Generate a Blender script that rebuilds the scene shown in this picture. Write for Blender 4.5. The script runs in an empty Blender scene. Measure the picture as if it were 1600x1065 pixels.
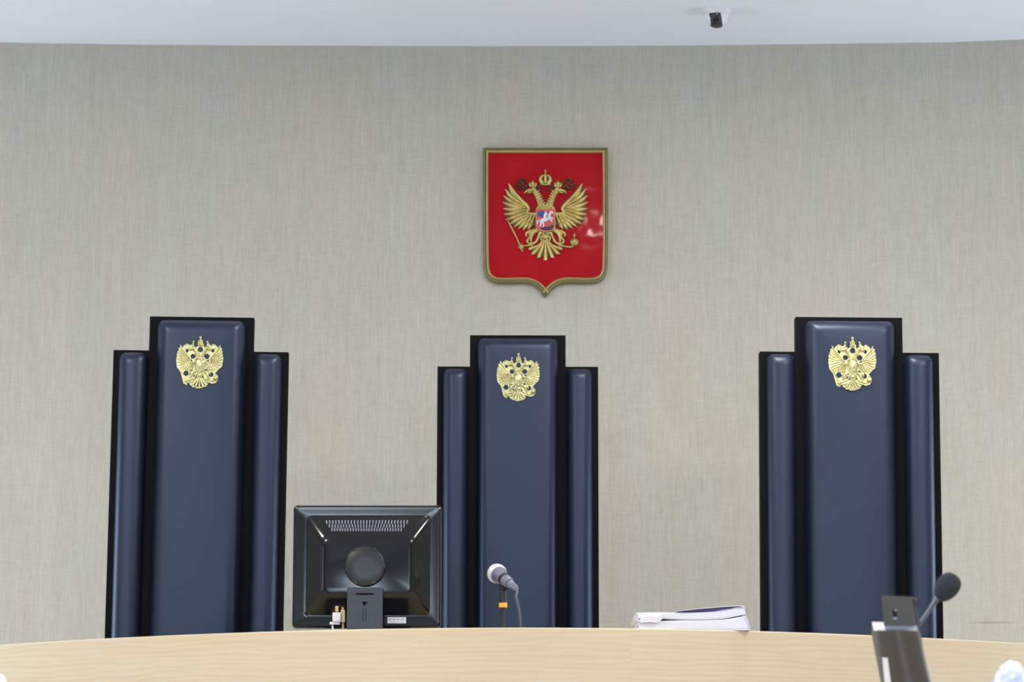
import bpy, bmesh, math, random
from mathutils import Vector, Matrix, noise
random.seed(7)
scene = bpy.context.scene
C = scene.collection

# ---------------------------------------------------------------- camera
FPX = 4500.0                      # focal length in pixels of the 1600 px frame
CAMZ = 1.0
PITCH = math.atan((1300 - 532.5) / FPX)
cam_data = bpy.data.cameras.new('camera')
cam = bpy.data.objects.new('camera', cam_data); C.objects.link(cam)
cam.location = (0, 0, CAMZ)
cam.rotation_euler = (math.pi / 2 + PITCH, 0, 0)
cam_data.sensor_width = 36.0
cam_data.lens = FPX * 36.0 / 1600.0
cam_data.clip_end = 60
cam_data.dof.use_dof = True
cam_data.dof.focus_distance = 8.6
cam_data.dof.aperture_fstop = 14
scene.camera = cam

# ---------------------------------------------------------------- colour management
scene.view_settings.view_transform = 'Standard'
scene.view_settings.look = 'None'
scene.view_settings.gamma = 1
scene.view_settings.use_curve_mapping = False
scene.view_settings.exposure = 0.20

# ---------------------------------------------------------------- world and lights
world = bpy.data.worlds.new('daylight_world'); scene.world = world
world.use_nodes = True
world.node_tree.nodes['Background'].inputs[0].default_value = (0.62, 0.75, 1.0, 1)
world.node_tree.nodes['Background'].inputs[1].default_value = 0.4

CEIL = CAMZ + 2.886               # ceiling height
ROOM_X = 4.6
REAR_Y = -4.5
def area_light(name, loc, rot, sx, sy, power, col):
    d = bpy.data.lights.new(name, 'AREA'); d.shape = 'RECTANGLE'; d.size = sx; d.size_y = sy
    d.energy = power; d.color = col
    o = bpy.data.objects.new(name, d); C.objects.link(o)
    o.location = loc; o.rotation_euler = rot
    return o
DAY = (0.70, 0.85, 1.0)
WIN_L = [2.0, 5.0, 9.25]           # window centres along the left wall (Y)
WIN_R = [5.0, 9.25]                # and along the right wall
WIN_B = [-1.5, 1.5]               # window centres along the rear wall (X)
for y, p_ in zip(WIN_L, (24, 5, 66)):
    area_light('window_daylight', (-ROOM_X - 0.02, y, 1.85), (0, -math.pi / 2, 0), 1.6, 1.5, p_, DAY)
for y, p_ in zip(WIN_R, (1, 58)):
    area_light('window_daylight', (ROOM_X + 0.02, y, 1.85), (0, math.pi / 2, 0), 1.6, 1.5, p_, DAY)
for x, p_ in zip(WIN_B, (105, 85)):
    area_light('window_daylight', (x, REAR_Y - 0.02, 1.85), (math.pi / 2, 0, 0), 1.5, 1.6, p_, DAY)
LAMPS = [(-2.2, 2.6), (2.2, 2.6), (-2.2, 6.0), (2.2, 6.0), (0.66, 7.6)]
for (x, y), p_ in zip(LAMPS, (75, 70, 80, 62, 48)):
    area_light('ceiling_lamp_light', (x, y, CEIL - 0.07), (0, 0, 0), 0.56, 0.56, p_, (1.0, 0.935, 0.83))

# ---------------------------------------------------------------- placing helpers
_c, _s = math.cos(PITCH), math.sin(PITCH)
def ray(px, py):
    u = (px - 800) / FPX; v = (532.5 - py) / FPX
    return Vector((u, _c - v * _s, v * _c + _s))
def at(px, py, d):                # world point seen at a pixel, at depth d in front of the camera
    return Vector((0, 0, CAMZ)) + ray(px, py) * d
def at_y(px, py, Y):
    r = ray(px, py); return Vector((0, 0, CAMZ)) + r * (Y / r.y)
def at_z(px, py, Z):
    r = ray(px, py); return Vector((0, 0, CAMZ)) + r * ((Z - CAMZ) / r.z)

# ---------------------------------------------------------------- materials
def new_mat(name):
    m = bpy.data.materials.new(name); m.use_nodes = True
    nt = m.node_tree
    b = nt.nodes['Principled BSDF']
    return m, nt, b
def setc(b, col, rough=0.5, metal=0.0, spec=None, coat=0.0):
    b.inputs['Base Color'].default_value = (*col, 1)
    b.inputs['Roughness'].default_value = rough
    b.inputs['Metallic'].default_value = metal
    if spec is not None: b.inputs['Specular IOR Level'].default_value = spec
    if coat: b.inputs['Coat Weight'].default_value = coat; b.inputs['Coat Roughness'].default_value = 0.08
def tex_noise(nt, scale, vec=None, detail=3, rough=0.5):
    n = nt.nodes.new('ShaderNodeTexNoise'); n.inputs['Scale'].default_value = scale
    n.inputs['Detail'].default_value = detail; n.inputs['Roughness'].default_value = rough
    if vec is not None: nt.links.new(vec, n.inputs['Vector'])
    return n
def mapping(nt, scale=(1, 1, 1), loc=(0, 0, 0)):
    tc = nt.nodes.new('ShaderNodeTexCoord'); mp = nt.nodes.new('ShaderNodeMapping')
    mp.inputs['Scale'].default_value = scale; mp.inputs['Location'].default_value = loc
    nt.links.new(tc.outputs['Object'], mp.inputs['Vector'])
    return mp.outputs['Vector']
def ramp(nt, fac, stops):
    r = nt.nodes.new('ShaderNodeValToRGB')
    e = r.color_ramp.elements
    e[0].position, e[0].color = stops[0][0], (*stops[0][1], 1)
    e[1].position, e[1].color = stops[-1][0], (*stops[-1][1], 1)
    for p, c in stops[1:-1]:
        k = e.new(p); k.color = (*c, 1)
    nt.links.new(fac, r.inputs['Fac'])
    return r.outputs['Color']
def bump(nt, b, height, strength=0.2, dist=0.002):
    n = nt.nodes.new('ShaderNodeBump'); n.inputs['Strength'].default_value = strength
    n.inputs['Distance'].default_value = dist
    nt.links.new(height, n.inputs['Height']); nt.links.new(n.outputs['Normal'], b.inputs['Normal'])
def mix(nt, fac, a, bb, mode='MIX'):
    m = nt.nodes.new('ShaderNodeMix'); m.data_type = 'RGBA'; m.blend_type = mode
    for i, v in ((0, fac), (6, a), (7, bb)):
        if isinstance(v, (int, float)): m.inputs[i].default_value = v
        elif isinstance(v, tuple): m.inputs[i].default_value = (*v, 1)
        else: nt.links.new(v, m.inputs[i])
    return m.outputs[2]
def plain(name, col, rough=0.5, metal=0.0, spec=None, coat=0.0, nscale=40, namt=0.06):
    m, nt, b = new_mat(name); setc(b, col, rough, metal, spec, coat)
    n = tex_noise(nt, nscale, mapping(nt))
    lo = tuple(c * (1 - namt) for c in col); hi = tuple(min(1, c * (1 + namt)) for c in col)
    nt.links.new(ramp(nt, n.outputs['Fac'], [(0.3, lo), (0.7, hi)]), b.inputs['Base Color'])
    return m

SCUFF = at_y(1548, 973, 10.35)
def wallpaper_mat():
    m, nt, b = new_mat('woven_wallpaper'); setc(b, (.42, .40, .35), 0.85, spec=0.2)
    fine = tex_noise(nt, 1.0, mapping(nt, (230, 230, 16.0)), 3, 0.7)
    mid = tex_noise(nt, 1.0, mapping(nt, (55, 55, 4.0)), 3, 0.6)
    weft = tex_noise(nt, 1.0, mapping(nt, (22, 22, 170)), 2, 0.6)
    tint = tex_noise(nt, 1.0, mapping(nt, (7, 7, 1.6)), 2)
    c1 = ramp(nt, fine.outputs['Fac'], [(0.25, (.490, .465, .418)), (0.5, (.543, .518, .470)), (0.75, (.598, .575, .528))])
    c2 = ramp(nt, mid.outputs['Fac'], [(0.3, (.925, .918, .91)), (0.7, (1.0, 1.0, 1.0))])
    c3 = ramp(nt, weft.outputs['Fac'], [(0.3, (.93, .93, .93)), (0.7, (1.0, 1.0, 1.0))])
    c4 = ramp(nt, tint.outputs['Fac'], [(0.3, (1.0, .975, .96)), (0.7, (.965, 1.0, .985))])
    col = mix(nt, 1.0, mix(nt, 1.0, mix(nt, 1.0, c1, c2, 'MULTIPLY'), c3, 'MULTIPLY'), c4, 'MULTIPLY')
    # a faint rubbed mark low on the right side of the wall
    tc = nt.nodes.new('ShaderNodeTexCoord'); mp = nt.nodes.new('ShaderNodeVectorMath'); mp.operation = 'SUBTRACT'
    mp.inputs[1].default_value = SCUFF
    sc = nt.nodes.new('ShaderNodeVectorMath'); sc.operation = 'MULTIPLY'; sc.inputs[1].default_value = (1 / .11, .5, 1 / .006)
    gr = nt.nodes.new('ShaderNodeTexGradient'); gr.gradient_type = 'SPHERICAL'
    nt.links.new(tc.outputs['Object'], mp.inputs[0]); nt.links.new(mp.outputs[0], sc.inputs[0]); nt.links.new(sc.outputs[0], gr.inputs[0])
    col = mix(nt, 1.0, col, ramp(nt, gr.outputs['Fac'], [(0.0, (1, 1, 1)), (0.6, (.80, .76, .74))]), 'MULTIPLY')
    nt.links.new(col, b.inputs['Base Color'])
    bump(nt, b, fine.outputs['Fac'], 0.25, 0.0015)
    return m
def wood_mat(name='light_oak_veneer', base=(.525, .46, .345), rot=False):
    m, nt, b = new_mat(name); setc(b, base, 0.42, spec=0.4)
    tc = nt.nodes.new('ShaderNodeTexCoord'); oi = nt.nodes.new('ShaderNodeObjectInfo')
    add = nt.nodes.new('ShaderNodeVectorMath'); add.operation = 'ADD'
    mul = nt.nodes.new('ShaderNodeVectorMath'); mul.operation = 'SCALE'; mul.inputs[0].default_value = (3.1, 7.7, 1.9)
    nt.links.new(oi.outputs['Random'], mul.inputs['Scale'])
    nt.links.new(tc.outputs['Object'], add.inputs[0]); nt.links.new(mul.outputs[0], add.inputs[1])
    def mp(s):
        q = nt.nodes.new('ShaderNodeMapping'); q.inputs['Scale'].default_value = s
        nt.links.new(add.outputs[0], q.inputs['Vector']); return q.outputs['Vector']
    warp = tex_noise(nt, 1.0, mp((1.6, 1.6, 7)), 3, 0.5)
    wave = nt.nodes.new('ShaderNodeTexWave'); wave.wave_type = 'BANDS'; wave.bands_direction = 'Z'
    wave.inputs['Scale'].default_value = 22; wave.inputs['Distortion'].default_value = 9
    wave.inputs['Detail'].default_value = 3; wave.inputs['Detail Scale'].default_value = 0.7
    nt.links.new(mp((0.22, 0.22, 1.0)), wave.inputs['Vector'])
    fib = tex_noise(nt, 1.0, mp((5, 5, 130)), 4, 0.65)
    d = tuple(c * k for c, k in zip(base, (.965, .95, .92))); l = tuple(min(1, c * k) for c, k in zip(base, (1.01, 1.015, 1.03)))
    c1 = ramp(nt, wave.outputs['Fac'], [(0.0, d), (0.55, base), (1.0, l)])
    c2 = ramp(nt, fib.outputs['Fac'], [(0.3, (.93, .905, .86)), (0.62, (1, 1, 1))])
    c3 = ramp(nt, warp.outputs['Fac'], [(0.35, (1.0, .955, .92)), (0.6, (1, 1, 1))])
    nt.links.new(mix(nt, 1.0, mix(nt, 1.0, c1, c2, 'MULTIPLY'), c3, 'MULTIPLY'), b.inputs['Base Color'])
    bump(nt, b, fib.outputs['Fac'], 0.05, 0.0005)
    return m
def leather_mat():
    m, nt, b = new_mat('navy_leather'); setc(b, (.016, .024, .046), 0.41, spec=0.70); b.inputs['Specular Tint'].default_value = (.60, .72, 1.0, 1)
    n = tex_noise(nt, 420, mapping(nt), 2); w = tex_noise(nt, 5, mapping(nt), 3)
    nt.links.new(ramp(nt, w.outputs['Fac'], [(0.3, (.0045, .0065, .019)), (0.7, (.006, .009, .024))]), b.inputs['Base Color'])
    mx = mix(nt, 0.75, n.outputs['Color'], w.outputs['Color'])
    bump(nt, b, mx, 0.28, 0.004)
    return m
M = {}
M['wallpaper'] = wallpaper_mat()
M['ceiling'] = plain('white_ceiling_paint', (.86, .89, .97), 0.8, nscale=3, namt=0.015)
M['side_wall'] = plain('pale_wall_paint', (.52, .52, .52), 0.8, nscale=3, namt=0.02)
M['floor'] = plain('grey_brown_linoleum', (.62, .59, .54), 0.5, nscale=12, namt=0.1)
M['carpet'] = plain('podium_carpet', (.62, .60, .57), 0.9, nscale=90, namt=0.1)
M['wood'] = wood_mat()
M['wood_edge'] = wood_mat('oak_edge_band', (.60, .54, .42))
M['leather'] = leather_mat()
M['board'] = plain('black_leatherette', (.0015, .0018, .004), 0.6, spec=0.10)
M['black_plastic'] = plain('black_plastic', (.012, .013, .016), 0.4)
M['gloss_black'] = plain('gloss_black_plastic', (.004, .004, .006), 0.14, spec=0.42)
M['hub_black'] = plain('satin_black_plastic', (.009, .010, .012), 0.3)
M['stand_grey'] = plain('dark_slate_plastic', (.026, .032, .052), 0.45)
M['vent_rib'] = plain('vent_rib_plastic', (.20, .23, .31), 0.35)
M['steel'] = plain('satin_steel', (.55, .56, .58), 0.3, 1.0)
M['gold_dull'] = plain('antique_gold_paint', (.50, .395, .135), 0.38, 0.55, nscale=25, namt=0.2)
M['gold_frame'] = plain('gold_frame_paint', (.46, .36, .15), 0.45, 0.25, nscale=25, namt=0.1)
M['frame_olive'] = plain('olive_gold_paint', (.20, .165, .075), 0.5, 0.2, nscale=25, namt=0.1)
M['relief_dark'] = plain('dark_brown_relief', (.085, .045, .022), 0.45, 0.4, nscale=25, namt=0.2)
M['gold_pale'] = plain('pale_gold_metal', (.60, .57, .31), 0.32, 0.8, nscale=60, namt=0.08)
M['paper'] = plain('white_paper', (.69, .71, .82), 0.7, nscale=20, namt=0.02)
M['paper_blue'] = plain('bluish_cover_paper', (.50, .54, .72), 0.6, nscale=20, namt=0.05)
M['gap_shade'] = plain('violet_gap_shade', (.05, .035, .17), 0.5)
M['white_plastic'] = plain('white_plastic', (.78, .78, .82), 0.35)
M['beige_plastic'] = plain('beige_plug_plastic', (.60, .46, .26), 0.4)
M['label'] = plain('white_label', (.72, .74, .80), 0.5)
M['orange_tape'] = plain('orange_tape', (.85, .42, .05), 0.5, nscale=200, namt=0.3)
M['mic_grille'] = plain('silver_mesh_grille', (.72, .77, .84), 0.45, 0.35, nscale=900, namt=0.2)
M['mic_body'] = plain('grey_violet_metal', (.17, .17, .24), 0.35, 0.4)
M['cable_grey'] = plain('grey_cable_rubber', (.09, .105, .16), 0.35)
M['plug_metal'] = plain('grey_plug_metal', (.22, .23, .31), 0.3, 0.7)
M['foam'] = plain('charcoal_foam', (.022, .027, .042), 0.9, nscale=300, namt=0.4)
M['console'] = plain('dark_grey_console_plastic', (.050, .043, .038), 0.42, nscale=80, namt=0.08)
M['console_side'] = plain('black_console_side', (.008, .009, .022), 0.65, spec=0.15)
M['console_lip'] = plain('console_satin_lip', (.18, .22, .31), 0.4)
M['lens'] = plain('dark_lens_glass', (.02, .025, .035), 0.12, coat=0.5)
M['blue_cloak'] = plain('blue_enamel', (.03, .06, .30), 0.4)
M['dark_enamel'] = plain('dark_enamel', (.03, .02, .07), 0.4)
M['white_enamel'] = plain('white_enamel', (.70, .72, .80), 0.4)
M['red_enamel'] = plain('red_enamel', (.55, .03, .05), 0.35)
m, nt, b = new_mat('glossy_red_field'); setc(b, (.40, .012, .018), 0.07, spec=0.14)
nn = tex_noise(nt, 7, mapping(nt), 2); bump(nt, b, nn.outputs['Fac'], 0.3, 0.010)
nt.links.new(ramp(nt, nn.outputs['Fac'], [(0.3, (.39, .004, .009)), (0.7, (.43, .005, .011))]), b.inputs['Base Color'])
M['red_field'] = m
m, nt, b = new_mat('crumpled_white_film'); setc(b, (.86, .88, .96), 0.25, spec=0.6)
b.inputs['Subsurface Weight'].default_value = 0.0
nn = tex_noise(nt, 26, mapping(nt), 3); bump(nt, b, nn.outputs['Fac'], 0.6, 0.01)
nt.links.new(ramp(nt, nn.outputs['Fac'], [(0.35, (.46, .53, .76)), (0.52, (.74, .77, .85))]), b.inputs['Base Color'])
M['film'] = m
m, nt, b = new_mat('clear_dome'); setc(b, (.85, .86, .95), 0.05)
b.inputs['Transmission Weight'].default_value = 0.55
M['dome'] = m

# ---------------------------------------------------------------- object helpers
def link_mesh(name, bm, mats, parent=None, smooth=True, angle=35):
    bmesh.ops.recalc_face_normals(bm, faces=bm.faces[:])
    me = bpy.data.meshes.new(name); bm.to_mesh(me); bm.free()
    if not isinstance(mats, (list, tuple)): mats = [mats]
    for m_ in mats: me.materials.append(m_)
    if smooth:
        for p in me.polygons: p.use_smooth = True
        me.set_sharp_from_angle(angle=math.radians(angle))
    o = bpy.data.objects.new(name, me); C.objects.link(o)
    if parent is not None: o.parent = parent
    return o
def thing(name, label, cat, loc=(0, 0, 0), rot=(0, 0, 0), group=None):
    o = bpy.data.objects.new(name, None); C.objects.link(o)
    o.empty_display_size = 0.05
    o.location = loc; o.rotation_euler = rot
    o['label'] = label; o['category'] = cat
    if group: o['group'] = group
    return o
def tag(o, label, cat, group=None):
    o['label'] = label; o['category'] = cat
    if group: o['group'] = group
    return o
def structure(o):
    o['kind'] = 'structure'; return o
def box(bm, c, s, mi=0, bev=0.0, rot=None):
    r = bmesh.ops.create_cube(bm, size=1.0)
    vs = r['verts']
    for v in vs: v.co = Vector((v.co.x * s[0], v.co.y * s[1], v.co.z * s[2]))
    if bev > 0:
        es = list({e for v in vs for e in v.link_edges})
        rr = bmesh.ops.bevel(bm, geom=es, offset=bev, segments=3, affect='EDGES', profile=0.5)
        vs = list({v for f in rr['faces'] for v in f.verts} | {v for v in vs if v.is_valid})
    for v in vs:
        co = v.co
        if rot is not None: co = rot @ co
        v.co = co + Vector(c)
    fs = {f for v in vs for f in v.link_faces}
    for f in fs: f.material_index = mi
    return vs
def tube(bm, pts, radii, n=14, mi=0, cap=True):
    pts = [Vector(p) for p in pts]
    if isinstance(radii, (int, float)): radii = [radii] * len(pts)
    rings = []; up = None
    for i, p in enumerate(pts):
        if i == 0: t = pts[1] - p
        elif i == len(pts) - 1: t = p - pts[i - 1]
        else: t = pts[i + 1] - pts[i - 1]
        t.normalize()
        if up is None:
            up = Vector((0, 0, 1)) if abs(t.z) < 0.9 else Vector((1, 0, 0))
        a = t.cross(up).normalized(); b_ = a.cross(t).normalized(); up = b_
        rings.append([bm.verts.new(p + (a * math.cos(q) + b_ * math.sin(q)) * radii[i]) for q in [2 * math.pi * k / n for k in range(n)]])
    fs = []
    for r0, r1 in zip(rings, rings[1:]):
        for k in range(n): fs.append(bm.faces.new((r0[k], r0[(k + 1) % n], r1[(k + 1) % n], r1[k])))
    if cap: fs.append(bm.faces.new(rings[0][::-1])); fs.append(bm.faces.new(rings[-1]))
    for f in fs: f.material_index = mi
def lathe(bm, prof, axis_o=(0, 0, 0), rot=None, n=32, mi=0):
    """prof: (r, h) pairs along local +Z"""
    rings = []
    for r, h in prof:
        ring = []
        for k in range(n):
            a = 2 * math.pi * k / n
            co = Vector((r * math.cos(a), r * math.sin(a), h))
            if rot is not None: co = rot @ co
            ring.append(bm.verts.new(co + Vector(axis_o)))
        rings.append(ring)
    fs = []
    for r0, r1 in zip(rings, rings[1:]):
        for k in range(n): fs.append(bm.faces.new((r0[k], r0[(k + 1) % n], r1[(k + 1) % n], r1[k])))
    fs.append(bm.faces.new(rings[0][::-1])); fs.append(bm.faces.new(rings[-1]))
    for f in fs: f.material_index = mi
def catmull(pts, m=5):
    if len(pts) < 3: 
        return [tuple(a + (b - a) * t / m for a, b in zip(pts[0], pts[1])) for t in range(m + 1)]
    P = [pts[0]] + list(pts) + [pts[-1]]; out = []
    for i in range(1, len(P) - 2):
        for s in range(m):
            t = s / m
            out.append(tuple(0.5 * (2 * b + (c - a) * t + (2 * a - 5 * b + 4 * c - d) * t * t + (3 * b - a - 3 * c + d) * t ** 3)
                             for a, b, c, d in zip(P[i - 1], P[i], P[i + 1], P[i + 2])))
    out.append(tuple(pts[-1])); return out
def rrect(hw, hh, r, n=6, cx=0, cz=0):
    r = min(r, hw * .999, hh * .999); out = []
    for qx, qz, a0 in ((1, 1, 0), (-1, 1, 90), (-1, -1, 180), (1, -1, 270)):
        for k in range(n + 1):
            a = math.radians(a0 + 90 * k / n)
            out.append((cx + qx * (hw - r) + r * math.cos(a), cz + qz * (hh - r) + r * math.sin(a)))
    return out
def loft(bm, rings, mi=0, capa=True, capb=True, mis=None):
    """rings: list of (list of (x, z), y)"""
    vr = [[bm.verts.new((x, y, z)) for x, z in pts] for pts, y in rings]
    for j, (r0, r1) in enumerate(zip(vr, vr[1:])):
        for k in range(len(r0)):
            f = bm.faces.new((r0[k], r0[(k + 1) % len(r0)], r1[(k + 1) % len(r0)], r1[k]))
            f.material_index = mis[j] if mis else mi
    if capa: bm.faces.new(vr[0][::-1]).material_index = mi
    if capb: bm.faces.new(vr[-1]).material_index = mis[-1] if mis else mi
    return vr

# ================================================================ SETTING
WALL_Y = 10.4
# the wall behind the bench bows gently away from the room in the middle
wall_prof_px = [(-1100, 30), (-500, 51), (0, 66), (120, 68), (200, 69.6), (400, 71), (620, 71.8), (850, 72), (1050, 71.2), (1200, 69.5),
                (1400, 67), (1485, 65.8), (1600, 61.5), (2000, 47), (2700, 22)]
wall_pts = []
for px, py in catmull(wall_prof_px, 6):
    p = at_z(px, py, CEIL); wall_pts.append((p.x, p.y))
off = WALL_Y - max(y for x, y in wall_pts)
def wall_y(x):
    for (x0, y0), (x1, y1) in zip(wall_pts, wall_pts[1:]):
        if x0 <= x <= x1: return y0 + (y1 - y0) * (x - x0) / (x1 - x0)
    return WALL_Y
wall_pts = [(x, y) for x, y in wall_pts if -ROOM_X < x < ROOM_X]
wall_pts = [(-ROOM_X - .1, wall_pts[0][1])] + wall_pts + [(ROOM_X + .1, wall_pts[-1][1])]
bm = bmesh.new()
vb = [(bm.verts.new((x, y, -0.1)), bm.verts.new((x, y, CEIL + 0.08)), bm.verts.new((x, y + .15, -0.1)), bm.verts.new((x, y + .15, CEIL + 0.08))) for x, y in wall_pts]
for a, b_ in zip(vb, vb[1:]):
    bm.faces.new((a[0], b_[0], b_[1], a[1])); bm.faces.new((a[2], a[3], b_[3], b_[2]))
    bm.faces.new((a[1], b_[1], b_[3], a[3])); bm.faces.new((a[0], a[2], b_[2], b_[0]))
bm.faces.new((vb[0][0], vb[0][1], vb[0][3], vb[0][2])); bm.faces.new((vb[-1][0], vb[-1][2], vb[-1][3], vb[-1][1]))
structure(link_mesh('wall_back', bm, M['wallpaper']))
def slab(name, c, s, mat):
    bm = bmesh.new(); box(bm, c, s); return structure(link_mesh(name, bm, mat, smooth=False))
slab('floor', (0, 3, -0.05), (2 * ROOM_X + .4, 15.6, 0.1), M['floor'])
slab('ceiling', (0, 3, CEIL + 0.06), (2 * ROOM_X + .4, 15.6, 0.12), M['ceiling'])
WZ0, WZ1 = 1.05, 2.65
def wall_with_windows(name, horiz, pos, lo, hi, centres, half, out):
    """horiz: wall runs along X; pos: the fixed coordinate"""
    bm = bmesh.new()
    def seg(a, b_, z0, z1):
        if horiz: box(bm, ((a + b_) / 2, pos + out * .1, (z0 + z1) / 2), (b_ - a, .2, z1 - z0))
        else: box(bm, (pos + out * .1, (a + b_) / 2, (z0 + z1) / 2), (.2, b_ - a, z1 - z0))
    if centres:
        seg(lo, hi, -0.1, WZ0); seg(lo, hi, WZ1, CEIL + .08)
        e = [lo]
        for c in centres: e += [c - half, c + half]
        e.append(hi)
        for i in range(0, len(e), 2): seg(e[i], e[i + 1], WZ0, WZ1)
    else: seg(lo, hi, -0.1, CEIL + .08)
    structure(link_mesh(name, bm, M['side_wall'], smooth=False))
wall_with_windows('wall_left', False, -ROOM_X, REAR_Y - .2, 10.6, WIN_L, 0.75, -1)
wall_with_windows('wall_right', False, ROOM_X, REAR_Y - .2, 10.6, WIN_R, 0.75, 1)
wall_with_windows('wall_rear', True, REAR_Y, -ROOM_X, ROOM_X, WIN_B, 0.75, -1)
def window(n, horiz, c, sx=-1):
    bm = bmesh.new()
    def bar(a, z, la, lz):
        if horiz: box(bm, (c + a, REAR_Y + .03, z), (la, .06, lz), bev=.004)
        else: box(bm, (sx * (ROOM_X - .03), c + a, z), (.06, la, lz), bev=.004)
    zc = (WZ0 + WZ1) / 2
    for s in (-1, 1): bar(s * .75, zc, .07, 1.67)
    bar(0, zc, .06, 1.53)
    bar(0, WZ0, 1.43, .07); bar(0, WZ1, 1.43, .07); bar(0, WZ1 - .55, 1.43, .05)
    structure(link_mesh('window_%d' % n, bm, M['white_plastic'], smooth=False))
k = 1
for y in WIN_L: window(k, False, y); k += 1
for y in WIN_R: window(k, False, y, 1); k += 1
for x in WIN_B: window(k, True, x); k += 1
# ceiling lamps of the room (above and behind the picture)
for (x, y), w_ in zip(LAMPS, ('rear left corner of the room', 'rear right corner of the room', 'left half of the room', 'right half of the room', 'judges bench')):
    t = thing('ceiling_light', 'square recessed ceiling light panel over the ' + w_, 'ceiling light', (x, y, CEIL - .002), group='ceiling light panels')
    bm = bmesh.new()
    for s in (-1, 1):
        box(bm, (s * .295, 0, -.02), (.03, .62, .04)); box(bm, (0, s * .295, -.02), (.56, .03, .04))
    box(bm, (0, 0, -.005), (.56, .56, .01))
    link_mesh('lamp_frame', bm, M['white_plastic'], t, smooth=False)

# ---------------------------------------------------------------- bench curve
EDGE_Z = at(815, 980, 7.2).z
def edge_px(px): return 980 + 4.0e-5 * (px - 815) ** 2
bench_curve = []
for i in range(-8, 57):
    px = -100 + 1800 * (i + 8) / 64
    p = at_z(px, edge_px(px), EDGE_Z); bench_curve.append((p.x, p.y))
def bench_front(x):
    for (x0, y0), (x1, y1) in zip(bench_curve, bench_curve[1:]):
        if x0 <= x <= x1: return y0 + (y1 - y0) * (x - x0) / (x1 - x0)
    return bench_curve[0][1] if x < 0 else bench_curve[-1][1]
BX0, BX1 = bench_curve[0][0], bench_curve[-1][0]
POD = EDGE_Z - 0.78               # podium floor
def prism(bm, poly, z0, z1, mi=0):
    a = [bm.verts.new((x, y, z0)) for x, y in poly]; b_ = [bm.verts.new((x, y, z1)) for x, y in poly]
    n = len(poly)
    for k in range(n): bm.faces.new((a[k], a[(k + 1) % n], b_[(k + 1) % n], b_[k])).material_index = mi
    bm.faces.new(a[::-1]).material_index = mi; bm.faces.new(b_).material_index = mi
bm = bmesh.new()
poly = [(-ROOM_X + .01, 8.9), (BX0 - .02, 8.9)] + [(x, y + .045) for x, y in bench_curve] + [(BX1 + .02, 8.9), (ROOM_X - .01, 8.9)]
poly += [(x, y - .001) for x, y in wall_pts[::-1] if abs(x) < ROOM_X - .02]
prism(bm, poly, 0.0, POD)
structure(link_mesh('trim_1', bm, M['carpet'], smooth=False))

# ================================================================ JUDGES' BENCH
bench = thing('judges_bench', 'long curved light oak judges bench across the bottom, in front of the tall chairs', 'bench', (0, bench_front(0), 0))
by0 = bench_front(0)
def curve_between(xa, xb, n=40):
    return [(xa + (xb - xa) * i / n, bench_front(xa + (xb - xa) * i / n)) for i in range(n + 1)]
seam_a = at_z(150, edge_px(150), EDGE_Z).x; seam_b = at_z(985, edge_px(985), EDGE_Z).x
cuts = [BX0, seam_a, seam_b, BX1]
for xa, xb in zip(cuts, cuts[1:]):
    g = 0.00005
    cv = curve_between(xa + g, xb - g); xm = (xa + xb) / 2
    bm = bmesh.new()
    # front board with a softly eased top edge
    rings = []
    for x, y in cv:
        prof = [(0, 0.0), (0, EDGE_Z - .0035), (.001, EDGE_Z - .001), (.0035, EDGE_Z), (.024, EDGE_Z), (.028, EDGE_Z - .004), (.028, 0.0)]
        rings.append([bm.verts.new((x - xm, y + dy - by0, z)) for dy, z in prof])
    for r0, r1 in zip(rings, rings[1:]):
        for k in range(7):
            f = bm.faces.new((r0[k], r0[(k + 1) % 7], r1[(k + 1) % 7], r1[k])); f.material_index = 1 if k in (1, 2, 3, 4) else 0
    bm.faces.new(rings[0]); bm.faces.new(rings[-1][::-1])
    o = link_mesh('front_panel', bm, [M['wood'], M['wood_edge']], bench); o.location = (xm, 0, 0)
bm = bmesh.new()
front = [(x, y + .0285 - by0) for x, y in curve_between(BX0, BX1, 60)]
back = [(x, max(8.12, bench_front(x) + .30) - by0) for x, y in curve_between(BX0, BX1, 60)][::-1]
prism(bm, front + back, EDGE_Z - .032, EDGE_Z - .0005)
link_mesh('worktop', bm, M['wood'], bench, smooth=False)
for sx in (BX0 + .02, -0.62, 0.62, BX1 - .02):
    bm = bmesh.new(); yb = max(8.08, bench_front(sx) + .26) - by0; yf = bench_front(sx) + .06 - by0
    box(bm, (sx, (yb + yf) / 2, (POD + EDGE_Z - .033) / 2), (.025, yb - yf, EDGE_Z - .034 - POD), bev=.002)
    link_mesh('support_panel', bm, M['wood'], bench, smooth=False)

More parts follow.
